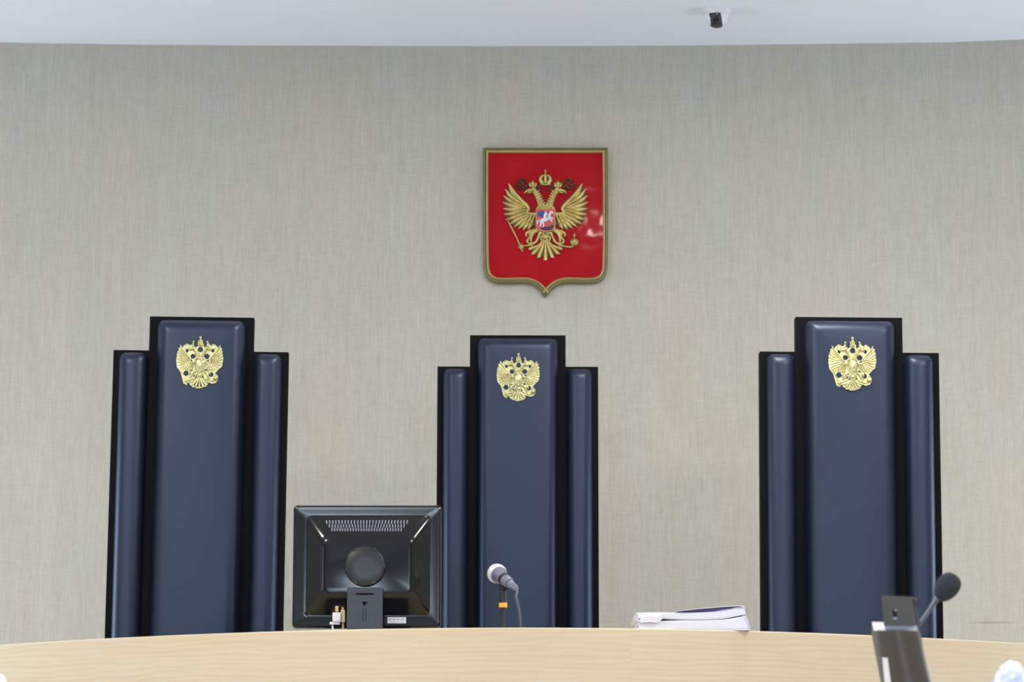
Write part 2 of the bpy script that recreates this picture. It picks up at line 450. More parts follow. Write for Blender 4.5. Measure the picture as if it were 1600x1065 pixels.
# ================================================================ THE EAGLE RELIEF
def stroke(bm, pts, ws, y0=0.0, h=8.0, mi=0, n=6, m=4, S=1.0, W=1.0):
    """flat-backed tapering ridge in the XZ plane rising towards -Y; units are emblem units times S"""
    if isinstance(ws, (int, float)): ws = [ws] * len(pts)
    data = [(p[0], p[1], w) for p, w in zip(pts, ws)]
    data = catmull(data, m)
    rings = []
    for i, (x, z, w) in enumerate(data):
        a = data[max(0, i - 1)]; b_ = data[min(len(data) - 1, i + 1)]
        t = Vector((b_[0] - a[0], b_[1] - a[1])); 
        if t.length < 1e-6: t = Vector((1, 0))
        t.normalize(); nx, nz = -t.y, t.x
        w = max(w, 0.6) * W; hh = h * min(1.0, 0.35 + w / 10.0)
        ring = []
        for k in range(n + 1):
            q = math.pi * k / n
            ring.append(bm.verts.new(((x + nx * w * math.cos(q)) * S, (y0 - hh * math.sin(q)) * S, (z + nz * w * math.cos(q)) * S)))
        rings.append(ring)
    fs = []
    for r0, r1 in zip(rings, rings[1:]):
        for k in range(n): fs.append(bm.faces.new((r0[k], r0[k + 1], r1[k + 1], r1[k])))
        fs.append(bm.faces.new((r0[n], r0[0], r1[0], r1[n])))
    fs.append(bm.faces.new(rings[0])); fs.append(bm.faces.new(rings[-1][::-1]))
    for f in fs: f.material_index = mi
def dome(bm, x, z, rx, rz, y0=0.0, h=10, mi=0, S=1.0, n=16, rings_n=5):
    rings = []
    for j in range(rings_n):
        a = (math.pi / 2) * j / rings_n
        rings.append([bm.verts.new(((x + rx * math.cos(a) * math.cos(q)) * S, (y0 - h * math.sin(a)) * S, (z + rz * math.cos(a) * math.sin(q)) * S))
                      for q in [2 * math.pi * k / n for k in range(n)]])
    top = bm.verts.new((x * S, (y0 - h) * S, z * S)); fs = []
    for r0, r1 in zip(rings, rings[1:]):
        for k in range(n): fs.append(bm.faces.new((r0[k], r0[(k + 1) % n], r1[(k + 1) % n], r1[k])))
    for k in range(n): fs.append(bm.faces.new((rings[-1][k], rings[-1][(k + 1) % n], top)))
    fs.append(bm.faces.new(rings[0][::-1]))
    for f in fs: f.material_index = mi
def plate(bm, pts, y0, y1, mi=0, S=1.0):
    a = [bm.verts.new((x * S, y0 * S, z * S)) for x, z in pts]; b_ = [bm.verts.new((x * S, y1 * S, z * S)) for x, z in pts]
    n = len(pts)
    for k in range(n): bm.faces.new((a[k], a[(k + 1) % n], b_[(k + 1) % n], b_[k])).material_index = mi
    bm.faces.new(a[::-1]).material_index = mi; bm.faces.new(b_).material_index = mi

def build_eagle(bm, S, small=False):
    W = 1.12 if small else 1.12
    D = 0 if small else 1                         # material index of the darker brown back plates, ribbons and eyes
    def st(p, w, y0=0, h=9, mi=0, both=True, mir=True, **k):
        stroke(bm, p, w, y0, h, mi, S=S, W=W, **k)
        if mir: stroke(bm, [(-x, z) for x, z in p], w, y0, h, mi, S=S, W=W, **k)
    if small:                                        # cast back plate with its piercings
        sil = [(210,290),(250,330),(270,260),(330,235),(385,262),(408,240),(418,200),(430,240),(455,290),(490,290),(500,230),(520,205),(530,150),(543,130),(556,150),(565,205),(590,230),(598,290),(630,285),(655,240),(667,200),(680,240),(705,260),(740,235),(810,270),(820,320),(870,290),(890,340),(912,480),(895,600),(840,650),(790,700),(830,760),(835,820),(800,870),(740,885),(680,860),(655,925),(600,950),(520,968),(430,940),(370,890),(330,910),(280,880),(230,700),(170,620),(155,520),(165,400)]
        sil = [((x - 538) / 1.327, 300 - (y - 115) / 1.41) for x, y in sil]
        holes = [(423,440,33),(650,440,35),(540,325,36),(390,525,24),(665,525,24),(400,682,22),(635,672,22),(318,720,36),(465,765,24),(580,765,24),(325,350,22),(740,345,22),(720,735,34),(360,885,16)]
        holes = [((x - 538) / 1.327, 300 - (y - 115) / 1.41, r / 1.12) for x, y, r in holes]
        def inside(x, z):
            c_ = False; j = len(sil) - 1
            for i in range(len(sil)):
                if (sil[i][1] > z) != (sil[j][1] > z) and x < (sil[j][0] - sil[i][0]) * (z - sil[i][1]) / (sil[j][1] - sil[i][1]) + sil[i][0]: c_ = not c_
                j = i
            return c_
        G = 5.0; vd = {}; cells = []
        for ix in range(-60, 61):
            for iz in range(-64, 63):
                x, z = ix * G, iz * G
                if inside(x, z) and all((x - hx) ** 2 + (z - hz) ** 2 > hr * hr for hx, hz, hr in holes): cells.append((ix, iz))
        cs = set(cells)
        def gv(ix, iz, y):
            key = (ix, iz, y)
            if key not in vd: vd[key] = bm.verts.new(((ix - .5) * G * S, y * S, (iz - .5) * G * S))
            return vd[key]
        for ix, iz in cells:
            for y in (0, -5): bm.faces.new([gv(ix + a, iz + c_, y) for a, c_ in ((0, 0), (1, 0), (1, 1), (0, 1))])
            for (dx, dz), (p, q) in {(-1, 0): ((0, 0), (0, 1)), (1, 0): ((1, 0), (1, 1)), (0, -1): ((0, 0), (1, 0)), (0, 1): ((0, 1), (1, 1))}.items():
                if (ix + dx, iz + dz) not in cs:
                    bm.faces.new((gv(ix + p[0], iz + p[1], 0), gv(ix + q[0], iz + q[1], 0), gv(ix + q[0], iz + q[1], -5), gv(ix + p[0], iz + p[1], -5)))
    # ---- wings (left one written, right mirrored)
    wing_back = [(-238, 190), (-262, 150), (-268, 90), (-268, 20), (-255, -35), (-215, -70), (-160, -88), (-110, -88), (-66, -70), (-60, -5), (-105, 10), (-125, 45), (-165, 105)]
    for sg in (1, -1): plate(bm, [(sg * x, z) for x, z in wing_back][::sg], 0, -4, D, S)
    tips = [(-246, 205), (-268, 168), (-279, 125), (-284, 82), (-281, 40), (-276, 0), (-265, -37), (-241, -66), (-210, -86), (-180, -98), (-148, -104), (-114, -103)]
    n = len(tips)
    def root(t, a=(-176, 92), b_=(-172, 8), c=(-82, -32)):
        return tuple((1 - t) ** 2 * p + 2 * t * (1 - t) * q + t * t * r for p, q, r in zip(a, b_, c))
    for i, tp in enumerate(tips):
        t = i / (n - 1); r = root(t)
        mid = ((r[0] + tp[0]) / 2 - 4, (r[1] + tp[1]) / 2 - 6)
        st([r, mid, tp], [9, 13.5, 3], -3, 9)
    for i in range(10):                             # second row
        t = i / 9; r = root(t, (-160, 84), (-150, 12), (-78, -22)); j = t * (n - 1); a, f = int(min(j, n - 2)), j - int(min(j, n - 2))
        tp = tuple(p + (q - p) * f for p, q in zip(tips[a], tips[a + 1]))
        e = tuple(p + (q - p) * 0.56 for p, q in zip(r, tp)); mid = ((r[0] + e[0]) / 2 - 2, (r[1] + e[1]) / 2 - 3)
        st([r, mid, e], [7, 10, 4], -8, 8)
    for i in range(8):                              # third row
        t = i / 7; r = root(t, (-142, 72), (-132, 12), (-72, -8)); j = t * (n - 1); a, f = int(min(j, n - 2)), j - int(min(j, n - 2))
        tp = tuple(p + (q - p) * f for p, q in zip(tips[a], tips[a + 1]))
        e = tuple(p + (q - p) * 0.30 for p, q in zip(r, tp))
        st([r, e], [7, 5], -14, 7)
    st([(-240, 196), (-206, 145), (-165, 98), (-126, 58), (-112, 34), (-122, 14), (-104, 2), (-62, 0)], [4, 8, 10, 11, 9, 7, 9, 12], -14, 9, m=5)
    # ---- body
    plate(bm, [(-62, 45), (62, 45), (66, -60), (52, -115), (0, -140), (-52, -115), (-66, -60)], 0, -8, 0, S)
    dome(bm, 0, -30, 66, 100, -6, 12, 0, S)
    for zz, k in ((38, 5), (54, 4)):
        for i in range(k):
            x = (i - (k - 1) / 2) * 26
            stroke(bm, [(x * .75, zz + 22), (x, zz), (x * 1.08, zz - 12)], [5, 9, 2], -13, 7, 0, S=S, W=W)
    # ---- necks and heads
    st([(-14, 25), (-30, 66), (-44, 104), (-60, 138), (-78, 158)], [24, 21, 18, 17, 17], -6, 14, m=5)
    for i in range(7):                              # neck ruffs
        t = i / 6; x = -20 - 46 * t; z = 45 + 95 * t
        st([(x + 16, z + 8), (x + 2, z + 2), (x - 8, z - 14)], [3, 6, 1.5], -18, 6)
        st([(x + 26, z + 16), (x + 14, z + 8), (x + 8, z - 6)], [2, 5, 1.5], -18, 5)
    for sg in (1, -1):
        dome(bm, -82 * sg, 162, 24, 21, -8, 18, 0, S)
        dome(bm, -92 * sg, 168, 4, 4, -22, 6, D, S)
    st([(-92, 160), (-116, 156), (-134, 146), (-139, 133)], [14, 10, 6, 1.5], -10, 12)      # upper beak
    st([(-94, 148), (-112, 142), (-122, 136)], [8, 5, 1.5], -9, 8)                            # lower beak
    # head crowns
    for sx in (-1, 1):
        cx = sx * 84
        stroke(bm, [(cx - 22, 184), (cx + 22, 184)], 5, -9, 9, 0, S=S, W=W)
        for dx, tz in ((0, 215),) if small else ((-22, 212), (-8, 216), (8, 216), (22, 212)):
            stroke(bm, [(cx + dx * .7, 186), (cx + dx, 200), (cx + dx * .8, tz)], [6, 6, 2], -8, 8, 0, S=S, W=W)
        dome(bm, cx, 205, 12, 14, -9, 10, 0, S)
        stroke(bm, [(cx, 214), (cx, 244 if small else 226)], [3, 3], -8, 6, 0, S=S, W=W)
        if small: dome(bm, cx, 238, 14, 14, -6, 9, 0, S)
        if small:
            stroke(bm, [(cx + sx * 76 + 26 * math.cos(q), 184 + 26 * math.sin(q)) for q in [math.radians(30 * j) for j in range(13)]], 7, -3, 8, 0, S=S, W=1)
        # ribbons and scroll-work beside the crowns
        for p in () if small else ([(-112, 205), (-128, 225), (-150, 236), (-168, 226), (-160, 208), (-142, 210)],
                  [(-118, 190), (-138, 186), (-150, 200), (-140, 222)],
                  [(-150, 200), (-170, 190), (-190, 196), (-196, 214), (-182, 222)],
                  [(-140, 186), (-158, 172), (-180, 172), (-196, 184)],
                  [(-168, 226), (-172, 244)], [(-130, 196), (-126, 172), (-140, 166)]):
            stroke(bm, [(-sx * x, z) for x, z in p], [5.5] * (len(p) - 1) + [4], -2, 8, D, S=S, W=W * (1.1 if small else 1))
    # ---- great crown
    stroke(bm, [(-34, 202), (0, 197), (34, 202)], 7, -8, 9, 0, S=S, W=W)
    cw = .72 if small else 1.0
    for sg in (-1, 1): stroke(bm, [(sg * 14 * cw, 205), (sg * 32 * cw, 228), (sg * 24 * cw, 252), (sg * 6 * cw, 258)], [12 * cw, 12 * cw, 9 * cw, 5], -7, 12, 0, S=S, W=W)
    stroke(bm, [(0, 205), (0, 235), (0, 266)], [9, 11, 6], -10, 13, 0, S=S, W=W)
    stroke(bm, [(0, 264), (0, 300)], [3.5, 3], -8, 7, 0, S=S, W=W)
    if not small: stroke(bm, [(-9, 287), (9, 287)], [3, 3], -8, 7, 0, S=S, W=W)
    if small: dome(bm, 0, 290, 17, 17, -6, 10, 0, S)
    if not small:                                    # ribbons of the great crown
        st([(-38, 200), (-52, 178), (-44, 160), (-22, 150)], [5, 5, 4, 3], -3, 7, D)
        st([(-30, 192), (-20, 172), (-6, 165)], [4, 4, 3], -3, 6, D)
    # ---- thighs
    for i in range(5):
        t = i / 4
        st([(-46, -96 - 8 * t), (-84 - 6 * t, -112 - 22 * t), (-122 + 26 * t, -132 - 62 * t)], [9, 12, 3], -6 - 2 * (i % 2), 9)
    st([(-60, -104), (-100, -112), (-128, -128), (-126, -150)], [7, 8, 7, 4], -10, 8)
    st([(-100, -150), (-122, -176), (-106, -196), (-84, -188)], [7, 7, 6, 4], -8, 8)
    # legs and talons
    st([(-34, -120), (-46, -150), (-60, -178), (-80, -196)], [12, 9, 8, 7], -8, 9)
    for dx, dz in ((-36, 2), (-30, -14), (-14, -22)):
        st([(-76, -192), (-76 + dx * .6, -194 + dz * .2), (-76 + dx, -192 + dz)], [6, 5, 2], -10, 7)
    # ---- tail
    tt = [(-104, -238), (-84, -268), (-46, -290), (0, -306), (46, -290), (84, -268), (104, -238)]
    if small: plate(bm, [(-92, -236), (-72, -264), (0, -292), (72, -264), (92, -236), (50, -190), (0, -150), (-50, -190)][::-1], 0, -5, 0, S)
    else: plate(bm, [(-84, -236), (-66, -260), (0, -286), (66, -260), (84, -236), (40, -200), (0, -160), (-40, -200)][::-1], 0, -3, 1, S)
    for i, (x, z) in enumerate(tt):
        a = x / 104.0
        stroke(bm, [(a * 10, -158), (a * 42, -205 - 6 * (1 - abs(a))), (x * .96, z + 10), (x, z)], [7, 9, 13 if not small else 15, 4], -5, 10, 0, S=S, W=W * .95)
    for i, x in enumerate((-66, -24, 24, 66)):
        stroke(bm, [(x * .1, -168), (x * .62, -215), (x * 1.02, -262 + abs(x) * .25)], [3, 5, 3], -9, 8, 0, S=S, W=W)
    dome(bm, 0, -150, 26, 24, -8, 14, 0, S)
    st([(-14, -140), (-30, -156), (-24, -176), (-8, -172)], [7, 7, 6, 4], -12, 8)
    # ---- sceptre
    stroke(bm, [(-250, -40), (-235, -72), (-190, -160), (-150, -250)], [3, 5, 5, 4], -7, 9, 0, S=S, W=W)
    for q in range(3):
        a = math.radians(60 * q + 20)
        stroke(bm, [(-162 - 24 * math.cos(a), -216 - 24 * math.sin(a)), (-162, -216), (-162 + 24 * math.cos(a), -216 + 24 * math.sin(a))], [2, 9, 2], -9, 10, 0, S=S, W=W)
    stroke(bm, [(-156, -216), (-120, -208), (-86, -200)], [5, 6, 7], -7, 8, 0, S=S, W=W)
    if small: stroke(bm, [(-150, -215), (-150, -235), (-110, -232)], [8, 10, 8], -3, 8, 0, S=S, W=W)
    # ---- orb
    dome(bm, 192, -186, 30, 28, -5, 24, 0, S)
    stroke(bm, [(166, -182), (192, -190), (218, -182)], [4, 4, 4], -24, 7, 0, S=S, W=W)
    stroke(bm, [(192, -160), (192, -126)], [4, 4], -8, 8, 0, S=S, W=W)
    stroke(bm, [(180, -142), (204, -142)], [4, 4], -8, 8, 0, S=S, W=W)
    stroke(bm, [(86, -200), (120, -212), (152, -218), (184, -214)], [7, 6, 6, 7], -7, 9, 0, S=S, W=W)
    if small:                                        # cast relief: filled links between the figures
        dome(bm, 0, -14, 50, 56, -16, 9, 0, S)
        stroke(bm, [(-36, 20), (-36, -52), (0, -76), (36, -52), (36, 20), (-36, 20)], 5, -20, 6, 0, S=S, W=1)

# ================================================================ COAT OF ARMS ON THE WALL
cx_px, cy_px = 852.5, 337.5
sh_c = at_y(cx_px, 345, wall_y(at_y(cx_px, 345, 10.4).x) - .022)
px_m = (sh_c.y * (_c) + (sh_c.z - CAMZ) * _s) / FPX      # metres per pixel there
U = px_m / 4.26                                          # metres per emblem unit
sh = thing('coat_of_arms', 'red shield with gold double-headed eagle and gold frame, hung high on the beige wall', 'coat of arms', (sh_c.x, sh_c.y, sh_c.z), (0, 0, 0))
VS = 1.022                                               # vertical foreshortening of the upward view
def cp(x, y): return ((x - 479) * U, (532 - y) * U * VS) # crop pixel -> local metres, (479,532) is the local origin
outer_l = [(479, 43), (62, 43), (62, 120), (62, 400), (64, 700), (67, 830), (76, 878), (100, 918), (140, 940), (200, 946), (290, 944), (350, 944), (395, 956), (430, 978), (458, 1006), (479, 1036)]
def shield_outline(inset):
    P = [Vector(p) for p in dense]
    out = []
    n = len(P)
    for i in range(n):
        t0 = (P[i] - P[i - 1]).normalized(); t1 = (P[(i + 1) % n] - P[i]).normalized()
        n0 = Vector((t0.y, -t0.x)); n1 = Vector((t1.y, -t1.x))
        bis = n0 + n1
        bis = bis / max(bis.length_squared, .35) * 2
        out.append(P[i] - bis * inset)
    return out
seq = outer_l[1:5] + catmull(outer_l[5:], 3)[0:]
left = [Vector(q) for q in [(62, 43)] + [(62, 120), (62, 250), (62, 400), (63, 550), (64, 700)] + catmull(outer_l[5:], 3)]
right_ = [Vector((958 - p.x, p.y)) for p in left[:-1]][::-1]
dense = [tuple(p) for p in left + right_]
# orientation: going down the left side, then up the right: inward normal check
test = shield_outline(10)
if test[3].x < 62: 
    _so = shield_outline
    def shield_outline(inset): return _so(-inset)
def ring(inset): return [cp(p.x, p.y) for p in shield_outline(inset)]
bm = bmesh.new()
prof = [(0, .022), (0, -.002), (3, -.007), (9, -.010), (14, -.010), (17, -.006), (19, -.006), (22, -.012), (27, -.014), (32, -.012), (35, -.006), (36, .002), (36, .022)]
rings = [(ring(i), y) for i, y in prof]
mis = [1, 1, 1, 1, 1, 1, 0, 0, 0, 0, 0, 0, 0]
vr = loft(bm, rings, 0, False, False, mis)
for k in range(len(vr[0])):
    bm.faces.new((vr[-1][k], vr[-1][(k + 1) % len(vr[0])], vr[0][(k + 1) % len(vr[0])], vr[0][k]))
link_mesh('frame', bm, [M['gold_frame'], M['frame_olive']], sh, angle=50)
bm = bmesh.new(); loft(bm, [(ring(34), .021), (ring(34), 0.0)])
link_mesh('red_field', bm, M['red_field'], sh, smooth=False)['label'] = 'glossy red field'
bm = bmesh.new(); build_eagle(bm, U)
eg = link_mesh('eagle', bm, [M['gold_dull'], M['relief_dark']], sh, angle=60)
ex, ez = cp(478, 490); eg.location = (ex, -.0005, ez); eg.scale = (1, 1.3, VS)
# breast shield with the horseman
bm = bmesh.new()
sp = [(-62, 32), (62, 32), (62, -90), (54, -108), (20, -114), (0, -122), (-20, -114), (-54, -108), (-62, -90)]
plate(bm, sp[::-1], -14, -22, 0, U)
bs = link_mesh('breast_shield', bm, M['red_enamel'], eg, smooth=False)
bm = bmesh.new(); 
border = sp + [sp[0]]
for a, b_ in zip(border, border[1:]): stroke(bm, [a, b_], 3.2, -20, 5, 0, S=U, m=2)
link_mesh('shield_border', bm, M['gold_dull'], eg)
bm = bmesh.new()
def hs(p, w, mi=0, y0=-21, h=5): stroke(bm, p, w, y0, h, mi, S=U)
hs([(-34, -48), (-10, -42), (14, -32), (26, -18)], [13, 14, 13, 9])      # horse trunk
hs([(22, -20), (30, 0), (36, 12)], [9, 8, 6])                             # neck
hs([(32, 14), (46, 8), (52, 0)], [7, 6, 3])                               # head
hs([(20, -34), (38, -40), (40, -56)], [6, 5, 3]); hs([(24, -28), (44, -26), (50, -38)], [6, 4, 3])
hs([(-34, -50), (-30, -70), (-40, -86)], [8, 5, 4]); hs([(-26, -52), (-12, -70), (-16, -90)], [8, 5, 4])
hs([(-42, -44), (-54, -52), (-50, -72)], [5, 5, 2])
hs([(-6, -34), (-2, -8), (4, 8)], [8, 10, 7], 0, -24); hs([(5, 16), (6, 20)], [6, 6], 0, -24)
hs([(-2, 0), (14, -8), (24, -20)], [4, 4, 3], 0, -27)
hs([(-4, 8), (-24, 8), (-44, -4), (-50, -18)], [6, 12, 12, 6], 1)         # cloak
hs([(-2, 10), (-18, -6), (-30, -22)], [6, 10, 6], 1)
hs([(-14, 24), (10, -20), (36, -84)], [1.6, 1.6, 1.6], 3, -27)            # lance
hs([(-30, -100), (0, -98), (30, -96), (48, -84), (38, -74)], [6, 11, 12, 7, 4], 2)  # dragon
link_mesh('horseman', bm, [M['white_enamel'], M['blue_cloak'], M['dark_enamel'], M['gold_dull']], eg)['label'] = 'white horseman with blue cloak on the breast shield'

# ================================================================ CHAIRS
bm = bmesh.new(); SE = 0.1405 / 568
build_eagle(bm, SE, True)
bmesh.ops.recalc_face_normals(bm, faces=bm.faces[:])
emb_mesh = bpy.data.meshes.new('emblem'); bm.to_mesh(emb_mesh); bm.free(); emb_mesh.materials.append(M['gold_pale'])
for p in emb_mesh.polygons: p.use_smooth = True
emb_mesh.set_sharp_from_angle(angle=math.radians(60))

def cushion(bm, hw, z0, z1, depth, re, seed, crown=0.004, tuck=0.0):
    """upholstered pad, back at y=0, face towards -Y, with rounded edges"""
    cz = (z0 + z1) / 2; hh = (z1 - z0) / 2
    na = 9; rings = []
    for j in range(na + 1):
        a = (math.pi / 2) * j / na
        ins = re * (1 - math.cos(a)); y = -depth * math.sin(a)
        rings.append((rrect(hw - ins * (1 if re < hw else hw / re * .97), hh - ins, 0.010 + .012 * (1 - j / na), 4, 0, cz), y))
    base_hw = hw - re; 
    if base_hw > .02:
        for f in (0.8, 0.55, 0.3, .08):
            rings.append((rrect(base_hw * f, hh - re - (1 - f) * base_hw, .004, 4, 0, cz), -depth - crown * (1 - f * f)))
    loft(bm, rings, 0, True, True)
    for v in bm.verts:
        q = Vector((v.co.x * 9 + seed, v.co.z * 7, seed * 3))
        if v.co.y < -.004: v.co.y += noise.noise(q) * .0022; v.co.x += noise.noise(q * 1.7) * .0012
def seamed(bm, zcuts):
    pass

CH_W, CH_C, STEP = .265, .158, .105
def make_chair(label, loc, top, rz, ry, seed, group, creased=False):
    """loc: floor point under the front plane of the back; top: height of the back above the podium"""
    t = thing('judge_chair', label, 'chair', loc, (math.radians(-1.0), math.radians(ry), math.radians(rz)), group)
    t.rotation_euler[0] = 0
    z_top = top; z_sh = top - STEP; z_bot = .46
    bm = bmesh.new()
    out = [(-CH_W, z_bot), (CH_W, z_bot), (CH_W, z_sh), (CH_C, z_sh), (CH_C, z_top), (-CH_C, z_top), (-CH_C, z_sh), (-CH_W, z_sh)]
    a = [bm.verts.new((x, 0, z)) for x, z in out]; b_ = [bm.verts.new((x, .05, z)) for x, z in out]
    for k in range(8): bm.faces.new((a[k], a[(k + 1) % 8], b_[(k + 1) % 8], b_[k]))
    for q in ((a, 1), (b_, -1)):
        v = q[0]
        bm.faces.new((v[0], v[1], v[2], v[3], v[6], v[7])); bm.faces.new((v[3], v[4], v[5], v[6]))
    bmesh.ops.bevel(bm, geom=[e for e in bm.edges if len(e.link_faces) == 2 and e.calc_face_angle(0) > .5], offset=.004, segments=2, affect='EDGES')
    link_mesh('back_board', bm, M['board'], t)['label'] = 'black stepped back board'
    bm = bmesh.new(); cushion(bm, .134, z_bot + .03, z_top - .012, .055, .040, seed)
    link_mesh('centre_cushion', bm, M['leather'], t, angle=60)
    if creased:
        bm = bmesh.new(); tube(bm, [(-.10, -.034, z_top - .024), (-.05, -.037, z_top - .027), (.05, -.037, z_top - .028), (.11, -.034, z_top - .030)], [.002, .0045, .0045, .002])
        link_mesh('piping', bm, M['leather'], t)
    for s in (-1, 1):
        bm = bmesh.new(); cushion(bm, .043, z_bot + .03, z_sh - .008, .044, .036, seed + s * 2.3, .001)
        o = link_mesh('side_cushion', bm, M['leather'], t, angle=60); o.location = (s * .203, 0, 0)
    e = bpy.data.objects.new('emblem', emb_mesh); C.objects.link(e); e.parent = t
    e.location = (.0 + 0.002, -.0600, z_top - .150); e.scale = (1, 1.7, 1.06); e['label'] = 'pale gold double-headed eagle emblem'
    # seat, arms and swivel base
    lift = top - 1.79
    bm = bmesh.new(); vs = box(bm, (0, -.25, .45 + lift * .3), (.50, .48, .10), bev=.03)
    link_mesh('seat', bm, M['leather'], t)
    for s in (-1, 1):
        bm = bmesh.new()
        tube(bm, [(s * .24, -.10, .43), (s * .275, -.12, .50), (s * .275, -.16, .60), (s * .275, -.20, .625)], .014)
        tube(bm, [(s * .24, -.36, .43), (s * .275, -.36, .50), (s * .275, -.34, .60), (s * .275, -.32, .625)], .014)
        box(bm, (s * .275, -.25, .64), (.05, .30, .03), bev=.012)
        link_mesh('armrest', bm, M['black_plastic'], t)
    bm = bmesh.new(); lathe(bm, [(.03, .10), (.03, .26), (.018, .27), (.018, .38), (.09, .39), (.09, .41)], (0, -.24, 0))
    link_mesh('gas_column', bm, M['black_plastic'], t)
    bm = bmesh.new()
    for k in range(5):
        a = 2 * math.pi * k / 5 + .3
        tube(bm, [(0, -.24, .105), (.15 * math.cos(a), -.24 + .15 * math.sin(a), .095), (.27 * math.cos(a), -.24 + .27 * math.sin(a), .075)], [.028, .022, .016])
    link_mesh('star_base', bm, M['black_plastic'], t)
    for k in range(5):
        a = 2 * math.pi * k / 5 + .3; px, py = .27 * math.cos(a), -.24 + .27 * math.sin(a)
        bm = bmesh.new()
        for s in (-1, 1): lathe(bm, [(.006, -.009), (.026, -.009), (.029, -.005), (.029, .005), (.026, .009), (.006, .009)], (px - s * .012 * math.sin(a), py + s * .012 * math.cos(a), .029), Matrix.Rotation(a, 3, 'Z') @ Matrix.Rotation(math.pi / 2, 3, 'X'), 20)
        tube(bm, [(px, py, .03), (px, py, .075)], .008)
        link_mesh('caster', bm, M['black_plastic'], t)
    return t
def place_chair(label, cx, top_py, width_px, rz, ry, seed, creased=False, dx=0):
    d = .53 * FPX / width_px
    p = at(cx, top_py, d)
    tp = p.z - POD
    return make_chair(label, (p.x - dx, p.y, POD), tp, rz, ry, seed, 'tall judge chairs', creased)
ry_l, ry_r = .42, .50
place_chair('tall black leather judge chair with stepped back, left of the monitor', 315.5, 495, 272, 2, 0, 1.0, dx=0)
place_chair('tall black leather judge chair under the red shield, behind the silver microphone', 809, 523.5, 250.5, 0, 0, 5.0, True)
place_chair('tall black leather judge chair with stepped back, right of the white papers', 1326.5, 495.5, 279, 0, 0, 9.0)
chairs = [o for o in C.objects if o.get('group') == 'tall judge chairs']
for o, a in zip(chairs, (ry_l, 0.1, ry_r)):      # each stands a hair out of plumb; turn about the top of its back
    h = 1.79; r = math.radians(a)
    o.rotation_euler[1] = r; o.location.x -= math.sin(r) * h

# ================================================================ MONITOR (seen from the back)
DM = 7.9
mp_ = at(573.5, 884, DM); k = DM / FPX
mon = thing('computer_monitor', 'black glossy computer monitor seen from behind, on the bench between left and middle chairs', 'monitor', (mp_.x, mp_.y, EDGE_Z))
mz = mp_.z - EDGE_Z
def mx(px): return (px - 573.5) * k
def mzz(py): return mz + (884 - py) * k * 1.012
def rr_px(x0, x1, y0, y1, r, n=6): return rrect((x1 - x0) / 2 * k, (y1 - y0) / 2 * k * 1.012, r * k, n, mx((x0 + x1) / 2), mzz((y0 + y1) / 2))
bm = bmesh.new()
R = [(rr_px(459, 688, 791, 978, 5), .030), (rr_px(457.5, 689.5, 789.5, 979.5, 6), .027), (rr_px(457.5, 689.5, 789.5, 979.5, 6), .006),
     (rr_px(458.5, 688.5, 790.5, 978.5, 6), .001), (rr_px(461, 686, 793, 976, 6), -.002), (rr_px(465, 682, 798, 972, 6), -.0015), (rr_px(474, 674, 803, 964, 9), 0.000),
     (rr_px(478, 672, 806, 960, 10), 0.000), (rr_px(481, 669.5, 808, 957, 11), -.004),
     (rr_px(500, 650, 836, 936, 12), -.036), (rr_px(503, 647, 840, 932, 13), -.040), (rr_px(510, 640, 846, 926, 12), -.042)]
loft(bm, R, 0)
link_mesh('casing', bm, M['gloss_black'], mon, angle=28)
bm = bmesh.new(); loft(bm, [(rr_px(466, 681, 798, 968, 2), .0312), (rr_px(466, 681, 798, 968, 2), .030)])
link_mesh('screen', bm, M['lens'], mon, smooth=False)
bm = bmesh.new()
# slope plane of the casing between (y808, -.004) and (y836, -.036)
def slope_y(py): return -.004 - .032 * (py - 808) / 28.0
for row, (ya, yb) in enumerate(((814, 820), (821, 826), (827, 832))):
    tt_ = (ya + yb) / 2
    xa = 505 + (tt_ - 814) * .75; xb = 641 - (tt_ - 814) * .75
    N = 27
    for i in range(N):
        x = xa + (xb - xa) * (i + .5) / N
        a = Vector((mx(x), slope_y(ya) - .0012, mzz(ya))); b_ = Vector((mx(x + (573 - x) * .012), slope_y(yb) - .0012, mzz(yb)))
        tube(bm, [a, b_], .0016, 6)
link_mesh('vent_grille', bm, M['vent_rib'], mon)['label'] = 'pale ribs of the ventilation grille'
bm = bmesh.new()
lathe(bm, [(.030 * 1, 0), (.0525, 0), (.0555, .004), (.0555, .016), (.0535, .0215), (.049, .023), (.02, .023)], (mx(572), -.041, mzz(887)), Matrix.Rotation(math.pi / 2, 3, 'X'), 48)
for a in (60, 120, 240, 300, 0):
    q = math.radians(a); box(bm, (mx(572) + .052 * math.cos(q), -.063, mzz(887) + .052 * math.sin(q)), (.012, .004, .006), bev=.001, rot=Matrix.Rotation(-q + math.pi / 2, 3, 'Y'))
link_mesh('hinge_hub', bm, M['hub_black'], mon)
bm = bmesh.new()
loft(bm, [(rr_px(546, 599, 921, 1004, 2), -.046), (rr_px(545, 600, 920, 1005, 2), -.050), (rr_px(545, 600, 920, 1005, 2), -.066), (rr_px(546, 599, 921, 1004, 2), -.069)])
